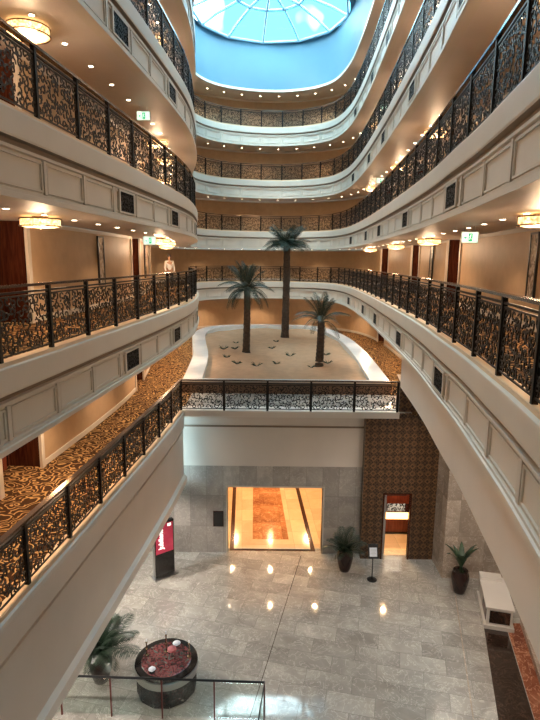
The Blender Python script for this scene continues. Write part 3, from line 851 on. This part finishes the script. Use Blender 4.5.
# exit signs
green = mat('exit_green', (.02, .35, .16), .4, emit=(.01, .32, .13), estr=.8)
wlit = mat('exit_white', (.9, 1, .92), .4, emit=(.70, 1, .82), estr=.75)
def exit_sign():
    r = thing('exit_sign', 'x', 'exit sign')
    obj('housing', MB().box(-.2, .2, -.02, .02, -.13, .13), M['white'], r)
    obj('face', MB().box(-.185, .185, -.026, -.021, -.115, .115), wlit, r)
    mb = MB(); T = lambda pts: mb.add([(x, -.030, z) for x, z in pts]+[(x, -.027, z) for x, z in pts], [tuple(range(len(pts))), tuple(range(len(pts), 2*len(pts)))[::-1]]+[(i, (i+1) % len(pts), len(pts)+(i+1) % len(pts), len(pts)+i) for i in range(len(pts))])
    T([(-.03, -.09), (.06, -.09), (.06, .09), (-.03, .09)])
    T([(-.14, -.01), (-.10, .03), (-.10, -.05)]); T([(-.10, -.018), (-.06, -.018), (-.06, .0), (-.10, .0)])
    obj('doorway_symbol', mb, green, r)
    mb2 = MB()
    def T2(pts): 
        n_ = len(pts); mb2.add([(x, -.034, z) for x, z in pts]+[(x, -.0305, z) for x, z in pts], [tuple(range(n_)), tuple(range(n_, 2*n_))[::-1]])
    T2([(.012, .05), (.03, .05), (.03, .072), (.012, .072)]); T2([(.0, .0), (.018, -.005), (.03, .045), (.008, .045)])
    T2([(.0, .0), (.012, .0), (-.004, -.05), (-.022, -.06)]); T2([(.008, .0), (.02, -.004), (.04, -.04), (.03, -.05)]); T2([(-.022, .01), (-.014, .005), (.012, .04), (.01, .045)])
    obj('running_figure', mb2, wlit, r)
    for x in (-.12, .12): obj('hanger', MB().box(x-.006, x+.006, -.006, .006, .13, .26), M['steel'], r)
    return r
ex = None
for li, side, y, lab in ((1, 1, 13.0, 'green exit sign on the right side of the first balcony above the garden'), (1, -1, 17.4, 'green exit sign on the left side of the first balcony above the garden'),
                         (2, -1, 17.0, 'green exit sign on the left side of the second balcony above the garden'), (2, 1, 29.5, 'green exit sign on the right side of the second balcony above the garden'),
                         (3, 1, 29.5, 'green exit sign on the right side of the third balcony above the garden')):
    p = offset(EDGE, -.85 if side > 0 else -.75)[iY(EDGE, y, side)]; loc = (p[0], p[1], LVZ[li]+CH-.26)
    if ex is None: ex = exit_sign(); ex.location = loc; ex['label'] = lab; kids(ex)
    else: dup(ex, loc, 0, lab)
# rename duplicates' group
# framed pictures
def picture(li, side, y, lab, w=.5, h=1.5, zc=1.45):
    i = iY(WALL, y, side); p = WALL[i]; n = WN[i]; z = LVZ[li]
    r = thing('framed_picture', lab, 'picture', (p[0]+n[0]*.03, p[1]+n[1]*.03, z+zc), math.atan2(n[1], n[0])-PI/2)
    mb = MB()
    for q in ((-w/2, w/2, h/2-.05, h/2), (-w/2, w/2, -h/2, -h/2+.05), (-w/2, -w/2+.05, -h/2, h/2), (w/2-.05, w/2, -h/2, h/2)): mb.box(q[0], q[1], -.025, .03, q[2], q[3])
    obj('frame', mb, M['black'], r); obj('canvas', MB().box(-w/2+.05, w/2-.05, -.02, .01, -h/2+.05, h/2-.05), ART, r)
ART = mat('abstract_print', (.4, .3, .2), .5); t = NT(ART)
t.color(t.ramp(t.noise(t.pos(), 5, 4, 1.5), [(.35, (.10, .07, .05)), (.5, (.45, .33, .22)), (.65, (.66, .6, .52))]))
picture(1, 1, 12.6, 'tall narrow framed picture on the right wall of the first balcony above the garden')
picture(1, 1, 23.0, 'tall framed picture between doors on the right wall of the first balcony')
picture(1, -1, 17.0, 'tall narrow framed picture on the left wall of the first balcony above the garden')
picture(1, -1, 24.5, 'tall framed picture beyond the second left door of the first balcony')
picture(0, -1, 17.6, 'small framed picture low on the left corridor wall of the palm garden level', .7, .8, 1.3)
picture(0, 1, 29.5, 'framed picture on the right corridor wall of the palm garden level', .6, .9, 1.3)

# ------------------------------------------------------------------ lobby furnishings
URN = MB().lathe([(.13, 0), (.17, .015), (.205, .12), (.25, .32), (.285, .52), (.275, .66), (.23, .74), (.22, .77), (.24, .79), (.23, .80), (.20, .78), (.19, .70)], 28).mesh('urn', M['urn'], True)
SOIL = MB().lathe([(.18, .70), (.195, .715), (.19, .72)], 20).mesh('soil', M['soil'])
KF = frond_mesh('frond', 1.0, .55, M['frond_dark'], nl=20, lw=.024, ll=.30, up=.8, fold=.3)
BL = MB()
for i in range(8): pass
def blade_mesh():
    mb = MB(); prev = None; vs = []
    for i in range(9):
        u = i/8; x = .6*u**1.3; z = 1.0*u-.35*u*u; w = .10*math.sin(PI*min(1, .12+u*.88))+.006
        if i == 8: w = .003
        vs += [(x, -w, z+.02), (x, 0, z), (x, w, z+.02)]
    mb.add(vs, [(i*3+j, i*3+j+1, i*3+j+4, i*3+j+3) for i in range(8) for j in (0, 1)])
    mb.tube([(0, 0, -.25), (0, 0, .02)], .01, 5)
    return mb.mesh('leaf', M['frond'])
BLM = blade_mesh()
def potted(x, y, label, kind, seed, S=1., nf=16, urns=1.):
    R_ = random.Random(seed); r = thing('potted_plant', label, 'potted plant', (x, y, LOBBY+.001), R_.uniform(0, 6))
    u = obj('urn', URN, None, r); u.scale = (urns,)*3
    s = obj('soil', SOIL, None, u)
    for i in range(nf):
        a = i*2.4; e = i/nf
        if kind == 'palm':
            o = obj('frond', KF, None, r, (.04*math.cos(a), .04*math.sin(a), .70*urns)); k = S*R_.uniform(.75, 1.1); o.scale = (k,)*3
            o.rotation_euler = (R_.uniform(-.2, .2), -rad(52)*(1-e)+rad(5)*e, a)
        else:
            o = obj('leaf', BLM, None, r, (.03*math.cos(a), .03*math.sin(a), .92*urns)); k = S*R_.uniform(.7, 1.05); o.scale = (k,)*3
            o.rotation_euler = (0, R_.uniform(-.35, .1), a)
    return r
potted(2.69, 17.35, 'leafy palm in a glossy brown urn between the lift doorway and the carved screen', 'palm', 1, .85, 26)
potted(6.30, 16.15, 'broad-leaved plant in a glossy brown urn beside the right stone wall', 'leaf', 2, 1.05, 9)
potted(-4.25, 12.2, 'bushy palm in a dark urn left of the round display table', 'palm', 3, 1.1, 40, 1.05)

# sign stand
r = thing('sign_stand', 'black floor sign stand holding a white sheet in front of the carved screen', 'sign stand', (3.55, 16.8, LOBBY+.001))
obj('base', MB().lathe([(.17, 0), (.17, .015), (.04, .03), (.03, .045)], 24), M['black'], r)
obj('pole', MB().tube([(0, 0, .03), (0, 0, .95)], .018, 10), M['black'], r)
T = Matrix.Translation((0, 0, 1.05)) @ Matrix.Rotation(rad(-25), 4, 'X')
obj('frame', MB().box(-.17, .17, -.012, .012, -.24, .24, 0, T), M['black'], r)
obj('paper', MB().box(-.125, .125, -.016, -.012, -.17, .12, 0, T), M['paper'], r)
paper_ = [c for c in bpy.data.objects if c.name.startswith('paper') and c.parent == r][0]
mb = MB()
for k, w in enumerate((.08, .09, .06, .085, .05)): mb.box(-w, w, -.018, -.016, .06-k*.045, .068-k*.045, 0, T)
obj('printed_lines', mb, M['steel'], paper_)

# digital totem
r = thing('digital_totem', 'black free-standing digital totem with a red screen and white lettering, left of the stone wall', 'digital sign', (-3.55, 16.95, LOBBY+.001), rad(38))
obj('base', MB().box(-.42, .42, -.22, .22, 0, .045), M['steel'], r)
obj('cabinet', MB().box(-.36, .36, -.07, .07, .045, 2.0), M['blackgloss'], r)
obj('side_trim', MB().box(-.375, -.36, -.07, .07, .045, 2.0), M['steel'], r)
scr = mat('red_lit_screen', (.3, .02, .05), .3, emit=(.45, .03, .05), estr=1.0); t = NT(scr)
sx = t.n('ShaderNodeTexCoord'); sp = t.n('ShaderNodeSeparateXYZ'); t.l(sx.outputs['Object'], sp.inputs[0])
t.l(t.ramp(t.noise(sx.outputs['Object'], 2.2, 3), [(.3, (.11, .006, .012)), (.55, (.19, .012, .026)), (.75, (.32, .045, .055))]), t.b.inputs['Emission Color'])
obj('screen', MB().box(-.32, .32, -.078, -.071, .88, 1.93), scr, r)
wt = mat('white_lit_letters', (1, 1, 1), .4, emit=(1, .95, .9), estr=.8)
def text(body, size, loc, rot, m, parent, name='lettering'):
    c = bpy.data.curves.new(name, 'FONT'); c.body = body; c.size = size; c.extrude = .002; c.align_x = 'CENTER'; c.align_y = 'CENTER'; c.offset = .008
    o = bpy.data.objects.new(name, c); COL.objects.link(o)
    bpy.context.view_layer.update(); dg = bpy.context.evaluated_depsgraph_get()
    me = bpy.data.meshes.new_from_object(o.evaluated_get(dg)); me.materials.clear(); me.materials.append(m)
    bpy.data.objects.remove(o); o2 = bpy.data.objects.new(name, me); COL.objects.link(o2); o2.parent = parent; o2.location = loc; o2.rotation_euler = rot; return o2
text('Jubilant', .24, (-.13, -.081, 1.38), (rad(90), rad(-90), 0), wt, bpy.data.objects['screen'])
obj('logo', MB().box(.12, .25, -.083, -.079, 1.80, 1.90), wt, bpy.data.objects['screen'])

# call panel on the stone wall
r = thing('wall_panel', 'small dark rectangular panel on the stone wall left of the lift doorway', 'wall panel', (-1.83, YW-.001, -9.3))
obj('plate', MB().box(-.17, .17, -.05, 0, -.28, .28), M['blackgloss'], r)
obj('rim', MB().box(-.19, .19, -.03, 0, -.30, .30), M['darkwood'], r)

# round display table with things on it
TX, TY = -2.52, 12.0
r = thing('display_table', 'large round glass-topped display table with reddish ornate base at the lower left of the lobby', 'table', (TX, TY, LOBBY+.001))
tabm = mat('table_mosaic', (.2, .05, .05), .1); t = NT(tabm)
t.color(t.ramp(t.noise(t.pos(), 9, 4, 1.2), [(.38, (.018, .022, .022)), (.47, (.10, .022, .024)), (.54, (.20, .06, .06)), (.60, (.04, .05, .045)), (.70, (.13, .14, .13))]))
obj('top', MB().lathe([(.66, .74), (.76, .75), (.78, .775), (.76, .80), (.30, .801)], 48), M['blackgloss'], r)
obj('mosaic_inlay', MB().lathe([(.62, .8015), (.60, .806), (.2, .807)], 40), tabm, r)
obj('glass_ring', MB().lathe([(.78, .56), (.795, .565), (.795, .735), (.78, .74)], 48), M['steel'], r)
obj('drum', MB().lathe([(.60, .04), (.63, .06), (.66, .3), (.70, .55), (.74, .735)], 40), tabm, r)
sm_ = scroll_mesh('scroll_skirt', 33, 1.0, .5, .12, .02)
for k in range(12):
    a = k*PI/6; o = obj('scroll_skirt', sm_, None, r, (.71*math.cos(a), .71*math.sin(a), .05), a+PI/2); o.scale = (.36, 1, 1)
obj('plinth', MB().lathe([(.66, 0), (.66, .04), (.6, .05)], 40), M['blackgloss'], r)
def candle(x, y, lab, h):
    q = thing('candlestick', lab, 'candlestick', (x, y, LOBBY+.809))
    obj('stem', MB().lathe([(.05, 0), (.05, .012), (.018, .03), (.017, h*.35), (.034, h*.4), (.017, h*.45), (.016, h*.75), (.03, h*.8), (.01, h*.86)], 14), M['chrome'], q)
    obj('candle', MB().tube([(0, 0, h*.84), (0, 0, h)], .012, 8), M['paper'], q)
candle(TX-.52, TY+.12, 'slim candlestick on the left of the round table', .45)
candle(TX-.05, TY+.25, 'tallest slim candlestick near the middle of the round table', .58)
candle(TX+.56, TY+.08, 'slim candlestick on the right of the round table', .46)
def bowl(x, y, lab, s):
    q = thing('white_bowl', lab, 'bowl', (x, y, LOBBY+.809)); obj('dish', MB().lathe([(.03*s, 0), (.035*s, .01), (.075*s, .05), (.08*s, .055), (.065*s, .05), (.02*s, .02)], 20), M['paper'], q)
    obj('flowers', MB().lathe([(.06*s, .045), (.065*s, .07), (.04*s, .10), (.01, .115)], 10), M['paper'], q)
bowl(TX+.17, TY+.5, 'white flower bowl at the back of the round table', 1.3)
bowl(TX-.27, TY-.42, 'white flower bowl at the front of the round table', 1.1)
q = thing('vase', 'small pink flower vase in the middle of the round table', 'vase', (TX+.12, TY+.12, LOBBY+.809))
pk = mat('pink_petals', (.45, .14, .15), .6)
obj('body', MB().lathe([(.03, 0), (.05, .04), (.03, .10), (.035, .12)], 16), M['steel'], q)
obj('flowers', MB().lathe([(.05, .11), (.12, .15), (.11, .2), (.04, .24)], 9), pk, q)

# glass barrier in the foreground of the lobby
A0, A1, A2 = (-5.6, 11.15), (-.05, 10.98), (-.35, 8.3)
r = thing('glass_balustrade', 'waist-high glass balustrade with black handrail and slim posts in front of the round table', 'balustrade', (0, 0, LOBBY+.001))
obj('handrail', MB().tube([(*A0, 1.05), (*A1, 1.05), (*A2, 1.05)], .028, 8), M['black'], r)
obj('pane', MB().box(0, 1, -.006, .006, .06, 1.0), M['glass'], r)
pane = r.children[-1] if r.children else None
def seg(a, b, first):
    d = math.dist(a, b); ang = math.atan2(b[1]-a[1], b[0]-a[0])
    o = first if first else obj('pane', PANE, None, r)
    o.location = (a[0]+math.cos(ang)*.03, a[1]+math.sin(ang)*.03, 0); o.rotation_euler[2] = ang; o.scale = (d-.06, 1, 1); return o
PANE = bpy.data.objects['pane'].data
pts = [(-5.6, 11.15), (-4.85, 11.13), (-3.66, 11.09), (-2.45, 11.05), (-1.22, 11.02), (-.05, 10.98), (-.2, 9.6), (-.35, 8.3)]
for i, (a, b) in enumerate(zip(pts, pts[1:])): seg(a, b, bpy.data.objects['pane'] if i == 0 else None)
PB = MB().box(-.016, .016, -.022, .022, 0, 1.03).mesh('post', M['redpost'])
for p in pts: obj('post', PB, None, r, (p[0], p[1], 0))

# white console with dark insets on the right
r = thing('reception_console', 'white stepped console with dark panels beside the right lobby wall', 'console', (7.02, 15.05, LOBBY+.006), rad(-14)); r.scale = (.84, .86, .82)
obj('base', MB().box(-.50, .50, -.95, 1.1, 0, .14), M['white'], r)
obj('body', MB().box(-.42, .42, -.88, 1.05, .14, .78), M['white'], r)
obj('top', MB().box(-.47, .47, -.93, 1.1, .78, .84), M['white'], r)
obj('raised_shelf', MB().box(-.47, .30, .75, 1.12, .84, .98), M['white'], r)
obj('front_panel', MB().box(-.33, .35, -.895, -.88, .22, .70), M['blackmarble'], r)
obj('side_panel', MB().box(-.435, -.42, -.75, .1, .22, .70), M['darkwood'], r)

# ------------------------------------------------------------------ person on the left gallery
def skin_obj(name, verts, edges, radii, m, parent, root=0, lv=2):
    me = bpy.data.meshes.new(name); me.from_pydata(verts, edges, []); o = bpy.data.objects.new(name, me); COL.objects.link(o)
    md = o.modifiers.new('s', 'SKIN'); me.skin_vertices[0].data
    for i, rr in enumerate(radii): me.skin_vertices[0].data[i].radius = rr if isinstance(rr, tuple) else (rr, rr)
    me.skin_vertices[0].data[root].use_root = True
    sb = o.modifiers.new('u', 'SUBSURF'); sb.levels = lv; sb.render_levels = lv
    bpy.context.view_layer.update(); dg = bpy.context.evaluated_depsgraph_get()
    m2 = bpy.data.meshes.new_from_object(o.evaluated_get(dg)); m2.materials.clear(); m2.materials.append(m)
    for p in m2.polygons: p.use_smooth = True
    bpy.data.objects.remove(o); o = bpy.data.objects.new(name, m2); COL.objects.link(o); o.parent = parent; return o
skin = mat('skin', (.42, .25, .17), .5); shirt = mat('white_shirt', (.75, .75, .76), .7); trou = mat('dark_trousers', (.02, .02, .024), .7); hair = mat('dark_hair', (.012, .009, .008), .6)
pr = thing('person', 'person with dark hair in a white shirt and dark trousers, walking along the left gallery', 'person', (-5.0, 27.0, LEV[0]+.004), rad(20))
V = [(0,0,.93),(0,0,1.15),(0,.0,1.38),(0,.0,1.49),(0,-.01,1.58),(0,-.02,1.68),(.19,0,1.40),(.26,.02,1.12),(.24,-.14,.90),(.23,-.2,.82),(-.19,0,1.40),(-.26,.0,1.12),(-.22,-.16,.92),(-.21,-.22,.84),
     (.10,0,.88),(.11,-.06,.48),(.11,.02,.08),(.11,-.14,.03),(-.10,0,.88),(-.11,.03,.48),(-.11,.12,.09),(-.11,-.02,.03)]
Eg = [(0,1),(1,2),(2,3),(3,4),(4,5),(2,6),(6,7),(7,8),(8,9),(2,10),(10,11),(11,12),(12,13),(0,14),(14,15),(15,16),(16,17),(0,18),(18,19),(19,20),(20,21)]
Rd = [(.15,.11),(.14,.10),(.15,.10),.055,(.075,.085),(.07,.08),.06,.042,.032,.036,.06,.042,.032,.036,.085,.06,.042,.035,.085,.06,.042,.035]
skin_obj('body', V, Eg, Rd, skin, pr)
skin_obj('shirt', [(0,0,.95),(0,0,1.15),(0,0,1.38),(0,0,1.47),(.17,0,1.40),(.23,.02,1.12),(.215,-.12,.93),(-.17,0,1.40),(-.23,0,1.12),(-.2,-.14,.95)], [(0,1),(1,2),(2,3),(2,4),(4,5),(5,6),(2,7),(7,8),(8,9)],
         [(.155,.125),(.15,.115),(.155,.115),.07,.078,.058,.05,.078,.058,.05], shirt, pr)
skin_obj('trousers', [(0,0,.97),(.10,0,.86),(.11,-.06,.48),(.11,.02,.10),(-.10,0,.86),(-.11,.03,.48),(-.11,.12,.11)], [(0,1),(1,2),(2,3),(0,4),(4,5),(5,6)], [(.165,.125),.105,.078,.062,.105,.078,.062], trou, pr)
skin_obj('hair', [(0,.04,1.60),(0,.03,1.70),(0,.0,1.77)], [(0,1),(1,2)], [(.095,.10),(.11,.115),(.09,.10)], hair, pr)
for nm, loc, s, m_ in (('nose', (0, -.112, 1.635), .014, skin), ('eye', (.03, -.10, 1.66), .009, trou), ('eye', (-.03, -.10, 1.66), .009, trou), ('mouth', (0, -.102, 1.60), .012, pk), ('ear', (.08, 0, 1.64), .018, skin), ('ear', (-.08, 0, 1.64), .018, skin)):
    obj(nm, MB().lathe([(s*.3, -s), (s*.9, -s*.5), (s*.9, s*.5), (s*.3, s)], 8), m_, pr, loc)

# ------------------------------------------------------------------ sky, camera
w = bpy.data.worlds.new('sky'); SC.world = w; w.use_nodes = True; nt = w.node_tree
bg = nt.nodes['Background']; tc = nt.nodes.new('ShaderNodeTexCoord'); ns = nt.nodes.new('ShaderNodeTexNoise'); ns.inputs['Scale'].default_value = 2.2; ns.inputs['Detail'].default_value = 4
rp = nt.nodes.new('ShaderNodeValToRGB'); rp.color_ramp.elements[0].position = .50; rp.color_ramp.elements[0].color = (.014, .10, .145, 1)
rp.color_ramp.elements[1].position = .63; rp.color_ramp.elements[1].color = (.80, .97, 1.0, 1)
nt.links.new(tc.outputs['Generated'], ns.inputs['Vector']); nt.links.new(ns.outputs['Fac'], rp.inputs['Fac']); nt.links.new(rp.outputs['Color'], bg.inputs['Color'])
bg.inputs['Strength'].default_value = 21
for k, (cx, cy, R) in enumerate(DOMES):      # daylight portals over the domes (sampling guides for the sky)
    L_ = bpy.data.lights.new('window_daylight', 'AREA'); L_.shape = 'DISK'; L_.size = 2*R; L_.cycles.is_portal = True
    o = bpy.data.objects.new('window_daylight', L_); COL.objects.link(o); o.location = (cx, cy, DRZ+R*.25+.1)

F = 541.; pitch = math.atan(99/541.); roll = rad(.6)
cd = bpy.data.cameras.new('camera'); cam = bpy.data.objects.new('camera', cd); COL.objects.link(cam)
cd.sensor_fit = 'HORIZONTAL'; cd.sensor_width = 36; cd.lens = 36*F/540; cd.clip_start = .05; cd.clip_end = 300
cam.matrix_world = Matrix.Rotation(0, 4, 'Z') @ Matrix.Rotation(PI/2-pitch, 4, 'X') @ Matrix.Rotation(roll, 4, 'Z')
SC.camera = cam
SC.view_settings.view_transform = 'Standard'; SC.view_settings.look = 'None'; SC.view_settings.exposure = 0.6; SC.view_settings.gamma = 1; SC.view_settings.use_curve_mapping = False
SC.cycles.use_denoising = True
SC.cycles.max_bounces = 8; SC.cycles.diffuse_bounces = 4; SC.cycles.transparent_max_bounces = 12
SC.cycles.sample_clamp_indirect = 6.; SC.cycles.caustics_reflective = False; SC.cycles.caustics_refractive = False
